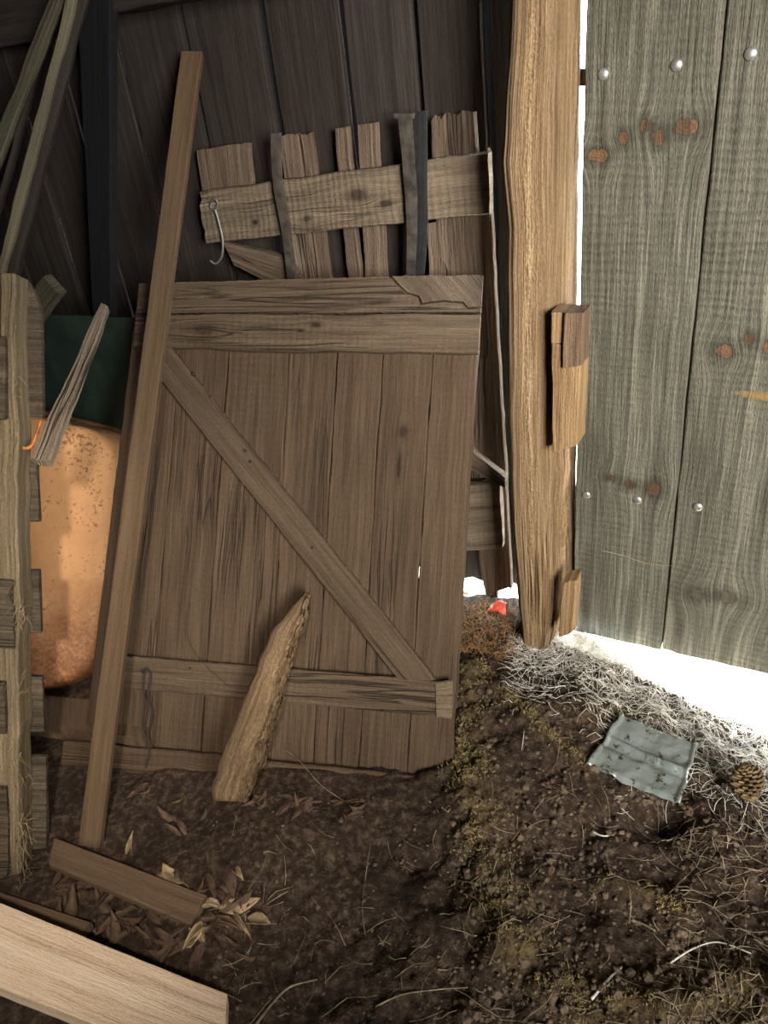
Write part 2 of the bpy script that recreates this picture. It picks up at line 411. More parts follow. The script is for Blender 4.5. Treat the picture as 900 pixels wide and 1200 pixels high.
# ------------------------------------------------------------------ grey-green door on the right
DP = wplane(.147)
def duv(u, v):
    p = DP.hit(u, v); return p
dl = wa(DP.hit(679, 370)); ds = wa(DP.hit(814.5, 370)); ztop = 2.25
zb = DP.hit(730, 752).z
def kn(u, v, ru, rv, kind, A, zt=ztop):
    p = DP.hit(u, v); return (zt - p.z, p and (wa(p) - A), ru, rv, kind)
KO = c8(112, 84, 62); KD = c8(88, 66, 52); KF = c8(92, 84, 72)
k1 = [kn(700, 182, .012, .021, KO, dl), kn(730, 162, .012, .011, KO, dl), kn(757, 147, .013, .012, KO, dl), kn(770, 162, .015, .014, KO, dl), kn(803, 149, .016, .024, KO, dl),
      kn(764, 573, .018, .018, KD, dl), kn(738, 568, .014, .016, KD, dl), kn(715, 560, .008, .012, KD, dl)]
k2 = [kn(847, 412, .015, .02, KO, ds), kn(876, 398, .011, .011, KD, ds), kn(899, 408, .013, .012, KO, ds), kn(815, 697, .016, .02, KF, ds), kn(850, 700, .018, .03, KF, ds), kn(893, 464, .010, .055, 'scar', ds)]
GD, GM, GL = c8(56, 55, 48), c8(97, 96, 85), c8(148, 145, 130)
W_g1 = wood('grey_green_board_a', GD, GM, GL, grain=.9, bump=1.6, saw=.4, knots=k1, cracks=.25, blotch=.35)
W_g2 = wood('grey_green_board_b', GD, GM, GL, grain=.9, bump=1.6, saw=.5, knots=k2, cracks=.25, blotch=.35, scar=c8(132, 112, 74))
W_g3 = wood('grey_green_board_c', GD, GM, GL, grain=.9, bump=1.6, saw=.5, cracks=.25, blotch=.35)
door = thing('door_1', 'wide grey-green board barn door with round bolt heads, right of the post', 'door', Wp(dl + .3, .16, zb)); door['kind'] = 'structure'
edges = [dl, ds, ds + .31, ds + .60]
for i, mt in enumerate((W_g1, W_g2, W_g3)):
    a0 = edges[i] + (.0018 if i else 0); a1 = edges[i + 1] - .0018
    off = .0 if i != 1 else .002
    bm = plankQ(None, [Wp(a0, .147 + off, ztop), Wp(a1, .147 + off, ztop), Wp(a1, .147 + off, zb - .003 * i), Wp(a0, .147 + off, zb)], .03, -eo, nl=60, nf=16, edge=.0022, wav=.0015, rag=(0, .006), uvo=(0, -.003))
    obj('board', bm, mt, door)
M_bolt = plain('galvanised_bolt', (.55, .57, .58), .38, .8, .4, 80, .3)
for (u, v) in ((707, 87), (793, 76), (880, 63), (687, 580), (747, 586), (818, 594)):
    p = DP.off(.0005).hit(u, v)
    bm = bmesh.new(); bmesh.ops.create_uvsphere(bm, u_segments=20, v_segments=12, radius=.0115)
    rot = (-eo).to_track_quat('Z', 'Y').to_matrix()
    for vv in bm.verts:
        c = vv.co; c.z = max(c.z, -.002) * .5 + .0; vv.co = rot @ c + p
    obj('bolt', bm, M_bolt, door, smooth=True)
# unseen strips added behind the door joints to block light leaks
for a in (ds, ds + .31):
    obj('light_stop_strip', plankQ(None, [Wp(a - .03, .181, ztop), Wp(a + .03, .181, ztop), Wp(a + .03, .181, zb), Wp(a - .03, .181, zb)], .015, -eo, nl=6, nf=3), W_jamb, door)
# outside rails of the door
for z in (1.42, .42):
    bm = plankQ(None, [Wp(dl + .004, .198, z + .07), Wp(dl + .004, .198, z - .07), Wp(edges[3], .198, z - .07), Wp(edges[3], .198, z + .07)], .03, -eo, nl=12, nf=3)
    obj('rail', bm, W_jamb, door)
# rail end seen across the slit
p1 = wplane(.176)
bm = pq(None, [(676, 81), (694, 81), (694, 101), (676, 101)], p1, .03, nl=4, nf=3)
obj('rail', bm, W_jamb, door)
bm = tube(None, smoothpath([DP.off(.003).hit(*q) for q in ((705, 645), (730, 651), (757, 660), (785, 663))], 5), .0012, .0007, 5)
tag(obj('twig', bm, W_stake), 'thin dark twig caught on the grey-green door boards', 'twig')

# wall right of the door, header above it
bm = bmesh.new()
x = edges[3] + .01
while x < 3.0:
    plankQ(bm, [Wp(x, .25, 3), Wp(x + .24, .25, 3), Wp(x + .24, .25, -.2), Wp(x, .25, -.2)], .025, -eo, nl=8, nf=3); x += .2402
x = allb[-1]
while x < edges[3]:
    plankQ(bm, [Wp(x, .25, 3), Wp(x + .24, .25, 3), Wp(x + .24, .25, 2.18), Wp(x, .25, 2.18)], .025, -eo, nl=6, nf=3); x += .2402
tag(obj('wall_front', bm, W_wall), 'board wall beyond and above the grey-green door', 'wall', kind='structure')
# rest of the barn shell
def slab(name, pts, label):
    bm = plankQ(None, pts[:4], .05, pts[4], nl=4, nf=3); tag(obj(name, bm, W_wall), label, 'wall', kind='structure')
slab('wall_left', [Wp(-5, .25, 3), Wp(-5, -4, 3), Wp(-5, -4, -.2), Wp(-5, .25, -.2), ex], 'board wall at the far left side of the barn')
slab('wall_right', [Wp(3, .25, 3), Wp(3, -4, 3), Wp(3, -4, -.2), Wp(3, .25, -.2), -ex], 'board wall at the far right side of the barn')
slab('wall_rear', [Wp(-5, -4, 3), Wp(3, -4, 3), Wp(3, -4, -.2), Wp(-5, -4, -.2), eo], 'board wall at the back of the barn')
slab('ceiling', [Wp(-5.05, .3, 3), Wp(3.05, .3, 3), Wp(3.05, -4, 3), Wp(-5.05, -4, 3), V((0, 0, -1))], 'board ceiling of the barn')

# jamb strip between post and door
JP = wplane(.165)
bm = pq(None, [(655, -420), (682, -420), (673, 700), (650, 700)], JP, .012, nl=70, nf=5, edge=.004, wav=.002, rag=(0, .02))
tag(obj('trim_4', bm, W_jamb), 'narrow brown jamb strip between the post and the door', 'trim', kind='structure')

# ------------------------------------------------------------------ hewn post
P0 = wplane(0)
LE = [(-60, 592), (0, 590), (60, 588), (110, 584), (150, 582), (190, 579), (230, 583), (270, 587), (330, 587), (420, 588), (500, 589), (560, 590), (620, 594), (680, 599), (720, 603), (752, 607), (775, 611)]
RE = [(-60, 661), (0, 660), (120, 658), (250, 655), (400, 652), (500, 651), (560, 653), (640, 650), (700, 649), (740, 646), (775, 640)]
def interp(tab, v):
    for (v0, x0), (v1, x1) in zip(tab, tab[1:]):
        if v0 <= v <= v1: return x0 + (x1 - x0) * (v - v0) / (v1 - v0)
    return tab[0][1] if v < tab[0][0] else tab[-1][1]
prows = []
for v in range(-60, 776, 3): prows.append((P0.hit(interp(LE, v), v), P0.hit(interp(RE, v), v)))
top = [(a + V((0, 0, k * .1)), b + V((0, 0, k * .1))) for k in range(14, 0, -1) for a, b in [prows[0]]]
rows = top + prows + [(prows[-1][0] - V((0, 0, .06)), prows[-1][1] - V((0, 0, .06)))]
post = thing('timber_post', 'thick hewn brown timber post standing between the stacked doors and the grey-green door', 'post', Wp(0, .05, 0))
bm = bmesh.new(); uvl = bm.loops.layers.uv.verify(); NS = 170; rings = []; ul = 0; us = []
for k, (a, b) in enumerate(rows):
    c = (a + b) / 2 + eo * .085; hw = (b - a).length / 2; hd = .085
    low = sm(1.1 - c.z, 0, .9)
    ring = []
    for i in range(NS):
        th = 2 * math.pi * i / NS
        cx, cy = math.cos(th), math.sin(th)
        e = .62
        px_ = math.copysign(abs(cx) ** e, cx) * hw; py_ = math.copysign(abs(cy) ** e, cy) * hd
        # facet break a third from the right edge
        q = V((th * 6, c.z * 1.3, 4)); fur = abs(noise.noise(V((th * 13, c.z * 2.2, 1)))) * 2
        side = sm(cx, -.1, .5) * low
        rr = 1 + .03 * noise.noise(q) - side * .15 * (1 - min(1, fur * 1.7)) + side * .05 * noise.noise(V((th * 40, c.z * 14, 0)))
        rr += .010 * noise.noise(V((th * 30, c.z * 4, 8))) + .006 * noise.noise(V((th * 70, c.z * 9, 5)))
        rr -= .035 * math.exp(-((th - (2 * math.pi - 1.05)) / .035) ** 2) + .012 * math.exp(-((cx - .38) / .04) ** 2) * (cy < 0)
        ring.append(bm.verts.new(c + (ex * px_ + eo * py_) * rr + ex * .002 * noise.noise(V((c.z * 9, 3, th)))))
    if k: ul += ((a + b) / 2 - (rows[k - 1][0] + rows[k - 1][1]) / 2).length
    us.append(ul); rings.append(ring)
for k in range(len(rings) - 1):
    for i in range(NS):
        j = (i + 1) % NS
        f = bm.faces.new((rings[k][i], rings[k][j], rings[k + 1][j], rings[k + 1][i]))
        for lp, (uu, vv) in zip(f.loops, ((us[k], i), (us[k], i + 1), (us[k + 1], i + 1), (us[k + 1], i))): lp[uvl].uv = (uu, vv * .6 / NS)
bm.faces.new(rings[0]); bm.faces.new(rings[-1])
obj('trunk', bm, W_post, post, smooth=True)
# notched block on its right side
BP = wplane(-.03)
bl = obj('block', pq(pq(None, [(645, 366), (664, 366), (664, 402), (645, 402)], BP, .06, nl=10, nf=4, rag=(0, 0), edge=.003),
                     [(646, 401), (679, 409), (677, 522), (647, 530)], BP, .075, nl=30, nf=6, edge=.003, wav=.002), W_blk, post)
bl2 = obj('block', pq(None, [(661, 367), (684, 367), (682, 428), (658, 432)], BP.off(.012), .06, nl=14, nf=5, edge=.002, wav=.002), W_jamb, post)
bl2['label'] = 'darker short block set in the notch'
pg = obj('cleat', pq(None, [(659, 681), (676, 679), (671, 742), (654, 748)], BP, .05, nl=22, nf=5, edge=.004, wav=.004, rag=(.02, .01)), W_blk, post)
pg['label'] = 'small split cleat at the foot of the post'
pg['label'] = pg['label']

# ------------------------------------------------------------------ hurdle gate behind the big door
HS = wplane(.214); HR = wplane(.188)
hur = thing('slatted_gate', 'broken slatted gate with loose uneven slats, standing behind the big braced door', 'gate', Wp(wa(HS.hit(440, 400)), .2, .0))
def hs(px, **k): return obj('slat', pq(None, px, HS.off(R(0, .002)), .018, nl=k.pop('nl', 40), nf=8, edge=.004, wav=.002, **k), W_hurd, hur)
hs([(229, 176), (291, 166), (300, 262), (243, 268)], rag=(.008, 0))
hs([(326, 158), (348, 156), (374, 345), (350, 345)], rag=(.01, .0))
hs([(351, 157), (364, 155), (389, 345), (374, 345)], rag=(.01, .0))
hs([(392, 150), (407, 148), (425, 345), (409, 345)], rag=(.008, .0))
hs([(418, 146), (441, 143), (455, 345), (427, 345)], rag=(.008, .0))
hs([(503, 133), (556, 127), (575, 420), (520, 420)], rag=(.022, .0))
hs([(500, 262), (573, 250), (585, 560), (512, 560)], rag=(.0, .0), nl=60)
hs([(545, 192), (572, 168), (600, 690), (577, 694)], rag=(.045, .02), nl=80)
hs([(556, 625), (584, 625), (583, 702), (570, 706)], rag=(.0, .01))
def hr(px, m=W_hrail, pl=HR, nm='rail', **k): return obj(nm, pq(None, px, pl, .024, nl=50, nf=8, edge=.004, wav=.003, **k), m, hur)
hr([(232, 225), (240, 286), (575, 250), (572, 178)], rag=(.012, .006), uvo=(100, 0))
hr([(500, 573), (500, 648), (590, 642), (586, 565)], rag=(0, .006))
hr([(262, 285), (275, 312), (372, 360), (336, 300)], W_hurd, HR.off(-.006), 'brace')
hr([(520, 500), (520, 535), (592, 572), (592, 560)], W_hurd, HR.off(-.001), 'brace')
# straps
SPn = HR.off(.012)
def strap(path, w, th=.004):
    bm = bmesh.new(); c = [SPn.hit(*p) for p in path]
    for k in range(len(c) - 1):
        pass
    pts = smoothpath(c, 6); d = ex
    for s in range(len(pts)): pass
    rings = []
    for i, p in enumerate(pts):
        bend = -eo * .012 * math.sin(i / len(pts) * math.pi)
        hw = w / 2 * (1 + .12 * noise.noise(V((i * .3, w * 90, 0))))
        rings.append([bm.verts.new(p + bend + d * x * hw + eo * y * th) for x, y in ((-1, 0), (-.5, -.2), (.5, -.2), (1, 0), (1, 1), (-1, 1))])
    for a, b in zip(rings, rings[1:]):
        for j in range(6): bm.faces.new((a[j], a[(j + 1) % 6], b[(j + 1) % 6], b[j]))
    bm.faces.new(rings[0]); bm.faces.new(rings[-1])
    return bm
s_ = obj('strap', strap([(323, 156), (328, 215), (338, 270), (344, 338)], .030), M_strap, hur); s_['label'] = 'dark hanging strap'
bm = strap([(474, 135), (481, 190), (486, 260), (484, 340)], .034)
pq(bm, [(461, 133), (486, 133), (485, 139), (462, 139)], SPn.off(.003), .004, nl=4, nf=2)
s_ = obj('strap', bm, M_strap, hur); s_['label'] = 'worn strap with a turned-over head and a torn slot'
s_ = obj('strap', strap([(494, 130), (496, 200), (497, 270), (490, 340)], .026), plain('black_strap', (.035, .036, .04), .6, .2, .4, 40, .4), hur); s_['label'] = 'black strap'
bm = tube(None, smoothpath([HR.off(x).hit(u, v) for u, v, x in ((247, 238, .006), (251, 233, .008), (255, 238, .006), (252, 246, .006), (247, 243, .005), (247, 238, .006))], 4), .0028)
tube(bm, smoothpath([HR.off(x).hit(u, v) for u, v, x in ((252, 245, .008), (257, 262, .01), (261, 282, .012), (260, 300, .016), (253, 309, .022), (246, 305, .026))], 5), .0042, .0026)
hk = obj('hook', bm, plain('grey_iron_hook', (.32, .32, .31), .5, .6, .4, 50, .4), hur, smooth=True); hk['label'] = 'grey iron hook hanging at the left end of the rail'

# ------------------------------------------------------------------ big braced door leaning
BR_ = at(530, 916, 1.80); TR_ = at(565, 322, 1.872); BL_ = at(96, 876, 1.99)
LP = plane3(BR_, TR_, BL_)
base = V(((BR_.x + BL_.x) / 2, (BR_.y + BL_.y) / 2, min(BR_.z, BL_.z)))
ld = thing('plank_door', 'big brown plank door with a diagonal brace, leaning in the middle', 'door', base)
def lerp2(y, top, bot): return top[0] + (bot[0] - top[0]) * (y - top[1]) / (bot[1] - top[1])
BACK = LP.off(-.028)
tops = [162, 222, 275, 341, 404, 451, 497, 565]; bots = [97, 173, 232, 312, 396, 421, 478, 529]
bm = bmesh.new()
tops = [162, 216, 273, 343, 400, 454, 512, 566]; bots = [97, 172, 234, 312, 366, 419, 476, 529]
for i in range(7):
    g = .25
    yt = 327 - 4 * i / 7 + 6; yb = 874 + 6 * i
    pq(bm, [(tops[i] + g, yt), (tops[i + 1] - g, yt - 2), (bots[i + 1] - g, yb + 8), (bots[i] + g, yb)], BACK.off(R(-.003, .003)), .022, nl=60, nf=10, edge=.003, wav=.003, rag=(.0, .02), uvo=((0, 0) if i == 5 else (3 + i * 3.7, 5 + i * 2.9)))
obj('board_panel', bm, W_door, ld)
bm = pq(None, [(163, 333), (160, 367), (563, 366), (566, 322)], LP.off(-.015), .013, nl=70, nf=8, edge=.004, wav=.001, rag=(.002, .003))
ur = obj('rail', bm, W_rail, ld)
def polyplate(px, pl, th, step=4):
    bm = bmesh.new(); uvl = bm.loops.layers.uv.verify(); P = []
    for a, b in zip(px, px[1:] + px[:1]):
        n = max(1, int(math.hypot(b[0] - a[0], b[1] - a[1]) / step))
        for k in range(n):
            x = a[0] + (b[0] - a[0]) * k / n; y = a[1] + (b[1] - a[1]) * k / n
            P.append(pl.hit(x, y + 1.2 * noise.noise(V((x * .15, y * .15, 3)))))
    fv = [bm.verts.new(p) for p in P]; bv = [bm.verts.new(p - pl.n * th) for p in P]
    xd = (pl.hit(*px[1]) - pl.hit(*px[0])).normalized(); yd = pl.n.cross(xd)
    fs = [bm.faces.new(fv), bm.faces.new(bv[::-1])] + [bm.faces.new((fv[k], bv[k], bv[(k + 1) % len(fv)], fv[(k + 1) % len(fv)])) for k in range(len(fv))]
    for f in fs:
        for lp in f.loops: lp[uvl].uv = (lp.vert.co.dot(xd) + 3, lp.vert.co.dot(yd))
    return bm
pp = obj('split_layer', polyplate([(163, 332), (456, 324), (464, 334), (475, 344), (488, 349), (492, 357), (520, 354), (541, 356), (546, 363), (564, 362), (563, 366), (160, 367)], LP, .0142), W_rail, ld)
pp['label'] = 'split front layer of the top rail with a jagged right edge'
pp = obj('split_layer', polyplate([(459, 323.5), (467, 333), (477.5, 342), (491, 347), (495, 354.5), (520, 351.5), (543, 353.5), (549, 360), (564, 359), (566, 322)], LP.off(-.002), .0122), W_rail, ld)
pp['label'] = 'broken corner piece at the right end of the top rail'
bm = pq(None, [(159, 368), (156, 407), (560, 414), (563, 368)], LP.off(.004), .025, nl=70, nf=8, edge=.004, wav=.003, uvo=(100, 0))
obj('rail', bm, W_rail, ld)
bm = pq(None, [(140, 768), (136, 806), (527, 841), (530, 799)], LP.off(-.003), .025, nl=70, nf=8, edge=.003, wav=.003, rag=(0, .004))
rl = obj('rail', bm, W_rail, ld)
bm = pq(None, [(75, 868), (70, 905), (526, 948), (529, 914)], LP.off(-.003), .025, nl=60, nf=8, edge=.005, wav=.003)
obj('rail', bm, W_door, ld)
bm = pq(None, [(510, 800), (511, 840), (530, 843), (531, 797)], LP.off(.001), .006, nl=8, nf=6, edge=.004, rag=(.006, .004))
o_ = obj('chipped_end', bm, wood('chipped_pale_wood', c8(90, 76, 60), c8(138, 122, 100), c8(170, 154, 130), bump=2), ld); o_['label'] = 'pale chipped end of the lower rail'
bm = pq(None, [(158, 408), (200, 407), (511, 797), (467, 797)], LP.off(-.004), .024, nl=70, nf=8, edge=.003, wav=.002)
br = obj('brace', bm, W_rail, ld)
# dark nail heads / knots on brace
M_nail = plain('rusty_nail', (.05, .035, .03), .7, .4)
for (u, v, r) in ((226, 438, .006), (287, 528, .004), (293, 541, .004), (246, 465, .003), (243, 388, .004), (392, 385, .004), (449, 833, .003), (222, 783, .003), (366, 642, .003)):
    p = LP.off(.002).hit(u, v); bm = bmesh.new(); bmesh.ops.create_icosphere(bm, subdivisions=2, radius=r)
    for vv in bm.verts: vv.co = vv.co + p - LP.n * r * .6
    obj('nail', bm, M_nail, br if (u - 158) * .9 + 400 - v > -60 and v > 420 and v < 700 else (rl if v > 700 else ur), smooth=True)

# ------------------------------------------------------------------ long leaning stick
b0 = at(105, 991, 1.77); t0 = at(225, 60, 1.975)
b0 = V((b0.x, b0.y, b0.z))
SP = plane3(b0, t0, b0 + M @ V((1, 0, .06)))
bm = pq(None, [(212, 60), (236, 60), (116, 994), (91, 990)], SP, .021, nl=90, nf=4, edge=.0012, wav=.001, cham=.0015)
tag(obj('wooden_stick', bm, W_new), 'long smooth brown stick leaning up across the big braced door', 'stick')

# ------------------------------------------------------------------ rotten slab
sb = at(268, 940, 1.765); stp = LP.off(.05).hit(356, 700)
RP = plane3(sb, stp, sb + M @ V((1, .05, -.12)))
LEs = [(694, 357), (705, 345), (722, 333), (738, 318), (770, 305), (830, 281), (880, 262), (920, 248), (936, 247)]
REs = [(694, 362), (715, 361), (740, 354), (770, 343), (800, 336), (840, 327), (870, 316), (905, 305), (936, 290)]
bm = bmesh.new(); uvl = bm.loops.layers.uv.verify(); rings = []; NS = 72
vsx = [694 + (936 - 694) * i / 110 for i in range(111)]
for v in vsx:
    a = RP.hit(interp(LEs, v), v - 4 * 0); b = RP.hit(interp(REs, v), v); c = (a + b) / 2 - RP.n * .03; w = (b - a); hw = w.length / 2; w.normalize(); ring = []
    for i in range(NS):
        th = 2 * math.pi * i / NS; cx, cy = math.cos(th), math.sin(th)
        X = math.copysign(abs(cx) ** .75, cx) * hw; Y = math.copysign(abs(cy) ** .7, cy) * .032
        s = (v - 694) / 242
        rgh = sm(cx, -.1, .3) * (cy > -.2)
        fur = noise.noise(V((th * 7, s * 5, 2))); f2 = fb(V((th * 5, s * 16, 6)), 1.5, 4)
        Y += rgh * (.020 * fur + .020 * f2 - .006) ; X += rgh * .006 * f2 + .004 * noise.noise(V((s * 14, cx > 0, 3)))
        p = c + w * X + RP.n * Y
        if v > 925: p -= (RP.n.cross(w)).normalized() * 0
        ring.append(bm.verts.new(p))
    rings.append(ring)
e0 = rings[-1]
for i, vv in enumerate(e0): vv.co += V((0, 0, -.02 * abs(noise.noise(V((i * .35, 0, 0))) * 2) - .002))
for k in range(110):
    for i in range(NS):
        j = (i + 1) % NS; f = bm.faces.new((rings[k][i], rings[k][j], rings[k + 1][j], rings[k + 1][i]))
        for lp, (uu, vq) in zip(f.loops, ((k, i), (k, i + 1), (k + 1, i + 1), (k + 1, i))): lp[uvl].uv = (uu * .0048, vq * .26 / NS)
bm.faces.new(rings[0]); bm.faces.new(rings[-1])
tag(obj('rotten_log', bm, W_slab, smooth=True), 'short rotten split log leaning on the foot of the big braced door', 'log')

# ------------------------------------------------------------------ wheelbarrow tray
wbp = at(80, 650, 2.24)
TP = Plane(wbp, M @ V((.10, .10, 1)))
def corner_outline(cs, rad, n=14):
    out = []
    m = len(cs)
    for i in range(m):
        p = V((*cs[i], 0)); a = V((*cs[i - 1], 0)); b = V((*cs[(i + 1) % m], 0)); r = rad[i]
        d1 = (a - p).normalized() * r; d2 = (b - p).normalized() * r
        for k in range(n + 1):
            t = k / n; q = (p + d1) * (1 - t) ** 2 + 2 * t * (1 - t) * p + (p + d2) * t * t
            out.append(TP.hit(q.x, q.y))
    return out
ol = corner_outline([(-110, 452), (139, 508), (110, 812), (-110, 800)], [60, 46, 78, 70])
cen = sum(ol, V()) / len(ol)
levels = [(-.09 / 1, .86, 0), (0, .955, -.001), (0, .985, .006), (0, 1.0, .022), (0, 1.02, .07), (0, 1.05, .13), (0, 1.085, .20), (0, 1.10, .225)]
bm = bmesh.new(); rings = []
for _, sc, dp in levels: rings.append([bm.verts.new(cen + (p - cen) * sc - TP.n * dp) for p in ol])
inner = [bm.verts.new(cen + (p - cen) * .5 + TP.n * .004) for p in ol]; rings.insert(0, inner)
m = len(ol)
for a, b in zip(rings, rings[1:]):
    for j in range(m): bm.faces.new((a[j], a[(j + 1) % m], b[(j + 1) % m], b[j]))
cv = bm.verts.new(cen + TP.n * .005)
for j in range(m): bm.faces.new((cv, inner[(j + 1) % m], inner[j]))
t = NT('orange_paint_rust')
oc = t.n('ShaderNodeTexCoord').outputs['Object']
n1 = t.noise(oc, 90, 5, .7); n2 = t.noise(oc, 9, 4, .6); n3 = t.noise(oc, 260, 3, .6)
sp = t.n('ShaderNodeSeparateXYZ'); t.l(oc, sp.inputs[0])
low = t.ramp(t.math('ADD', t.math('MULTIPLY', sp.outputs[2], 1.0), t.math('MULTIPLY', t.math('SUBTRACT', n2, .5), .25)), [(.13, 1.0), (.28, .6), (.42, .0)])
spots = t.ramp(t.math('ADD', n1, t.math('MULTIPLY', t.math('SUBTRACT', n2, .5), .5)), [(.60, 0.0), (.64, 1.0)])
paint = t.mix(t.ramp(n2, [(.3, 0.0), (.7, 1.0)]), c8(206, 150, 98), c8(222, 168, 116))
rust = t.mix(n3, c8(86, 44, 26), c8(140, 76, 44))
col = t.mix(t.math('MAXIMUM', t.math('MULTIPLY', spots, .75), t.math('MULTIPLY', low, t.ramp(n1, [(.3, .3), (.55, 1.0)]))), paint, rust)
t.l(col, t.b.inputs['Base Color']); t.b.inputs['Roughness'].default_value = .6
t.l(t.bump(n1, .3, .002), t.b.inputs['Normal'])
M_orange = t.m
wb = thing('wheelbarrow', 'orange rusty wheelbarrow tray tipped on its side behind the pallet', 'wheelbarrow', V((cen.x, cen.y, min(v.co.z for v in bm.verts))))
tr = obj('tray', bm, M_orange, wb, smooth=True)
md = tr.modifiers.new('thickness', 'SOLIDIFY'); md.thickness = .002
rp = [cen + (p - cen) * 1.115 - TP.n * .225 for p in ol]
bm = tube(None, rp + [rp[0]], .009, seg=10, cap=False)
obj('rim', bm, plain('rusted_rim', c8(120, 84, 60), .6, .2, .5, 60, .4), wb, smooth=True)

# green sheet behind it
GP = wplane(-.02)
bm = pq(None, [(-120, 362), (168, 373), (150, 640), (-60, 700)], GP, .006, nl=20, nf=10, edge=.001, wav=.008)
tag(obj('green_sheet', bm, plain('dark_green_sheet', (.03, .055, .045), .5, .0, .4, 12, .2)), 'dark green sheet standing behind the orange wheelbarrow', 'sheet')

# board lying under the wheelbarrow
LB = horiz(.075)
bm = pq(None, [(20, 812), (175, 826), (175, 866), (20, 845)], Plane(LB.p, LB.n), .05, nl=20, nf=6, edge=.003)
o_ = obj('floor_board', bm, W_short); tag(o_, 'brown board lying flat below the orange wheelbarrow', 'board')

# ------------------------------------------------------------------ pallet on the left
a_ = at(20, 1034, 1.715); b_ = at(18, 320, 1.53)
PP = plane3(a_, b_, b_ + M @ V((-1, -.12, .12)))
pal = thing('pallet', 'worn wooden pallet standing on end at the left edge', 'pallet', V((a_.x - .3, a_.y, 0)))
bm = pq(None, [(-24, 318), (18, 320), (24, 1026), (-18, 1034)], PP, .085, nl=90, nf=8, edge=.006, wav=.005, rag=(.004, .03))
obj('stringer', bm, W_pal, pal)
bm = pq(None, [(-420, 318), (-370, 318), (-400, 1034), (-450, 1034)], PP, .085, nl=40, nf=5, edge=.004)
obj('stringer', bm, W_pal, pal)
FB = PP.off(-.087)
def rboard(y0, y1, x1, y0b=None, cut=False, x1b=None):
    x1b = x1b or x1 + 2
    if cut:
        def fn(p, s, tt, d):
            return p
        bm = pq(None, [(-430, y0 - 8), (-430, y1 - 4), (x1b, y1), (x1, y0 + 38)], FB, .02, nl=40, nf=6, edge=.003, rag=(0, .004))
        pq(bm, [(-100, y0 + 2), (x1 - 8, y0 + 22), (x1, y0 + 50), (-100, y0 + 50)], FB.off(.0), .02, nl=10, nf=4, edge=.002)
    else:
        bm = pq(None, [(-430, y0 - 8), (-430, y1 - 4), (x1b, y1), (x1, y0)], FB, .02, nl=40, nf=6, edge=.003, wav=.003, rag=(0, .006))
    obj('deck_board', bm, W_pald, pal)
obj('deck_board', polyplate([(-430, 316), (20, 326), (31, 327), (41, 345), (48, 364), (50, 489), (-430, 489)], FB, .02), W_pald, pal)
rboard(541, 612, 44)
rboard(668, 742, 46)
rboard(795, 858, 50)
rboard(888, 1008, 54)
for (y0, y1, x) in ((395, 492, 7), (681, 760, 17), (801, 861, 7), (925, 1030, 10)):
    obj('deck_board', pq(None, [(-430, y0 - 4), (-430, y1 - 4), (x, y1), (x, y0)], PP.off(.02), .02, nl=40, nf=6, edge=.004, wav=.004, rag=(0, .015)), W_pald, pal)
# frayed straw stuck on the stringer: uncountable
bm = bmesh.new()
for cx_, cy_, k, sx_, sy_ in ((24, 712, 20, 8, 16), (26, 985, 60, 7, 50), (16, 880, 14, 6, 30), (30, 805, 6, 8, 12), (20, 430, 8, 7, 40), (18, 500, 6, 5, 16)):
    for _ in range(k):
        u, v = random.gauss(cx_, sx_ * .5), random.gauss(cy_, sy_ * .6)
        p = PP.off(R(-.01, .02)).hit(u, v); d = M @ V((random.gauss(.2, .5), random.gauss(-.9, .7), R(-.2, .4))).normalized()
        L = R(.015, .05); mid = p + d * L * .5 + V((R(-.006, .006), R(-.006, .006), R(-.006, .006)))
        tube(bm, [p, mid, p + d * L], .0007, .0003, 3)
M_straw = plain('dry_straw', c8(130, 112, 82), .8, 0, .45, 40, .2, c8(164, 146, 112))
st_ = obj('frayed_fibre', bm, M_straw, pal); st_['kind'] = 'stuff'

# stake
bm = pq(None, [(118, 354), (127, 358), (57, 542), (34, 537)], plane3(at(122, 356, 1.86), at(46, 540, 1.60), at(46, 540, 1.60) + M @ V((1, .2, -.1))), .02, nl=50, nf=8, edge=.004, wav=.003, rag=(.008, .01))
tag(obj('wooden_stake', bm, W_stake), 'splintery grey stake leaning over the orange wheelbarrow', 'stake')
# board end showing behind the pallet
q = plane3(at(50, 325, 2.2), at(68, 345, 2.2), at(-40, 420, 2.6))
bm = pq(None, [(50, 324), (69, 345), (-60, 520), (-84, 497)], q, .03, nl=30, nf=6, edge=.003)
tag(obj('scrap_board', bm, W_pole), 'short grey scrap board end poking up behind the pallet', 'board')
# bent rod
pr = PP.off(-.03)
bm = tube(None, smoothpath([pr.hit(*p) for p in ((6, 506), (18, 518), (28, 525), (37, 522), (43, 508), (48, 492))], 5), .0052, .003)
tag(obj('bent_rod', bm, plain('rusty_orange_rod', c8(176, 108, 60), .6, .2, .5, 50, .4, c8(206, 136, 76)), smooth=True), 'small rusty bent rod hooked over the pallet beside the grey stake', 'rod')

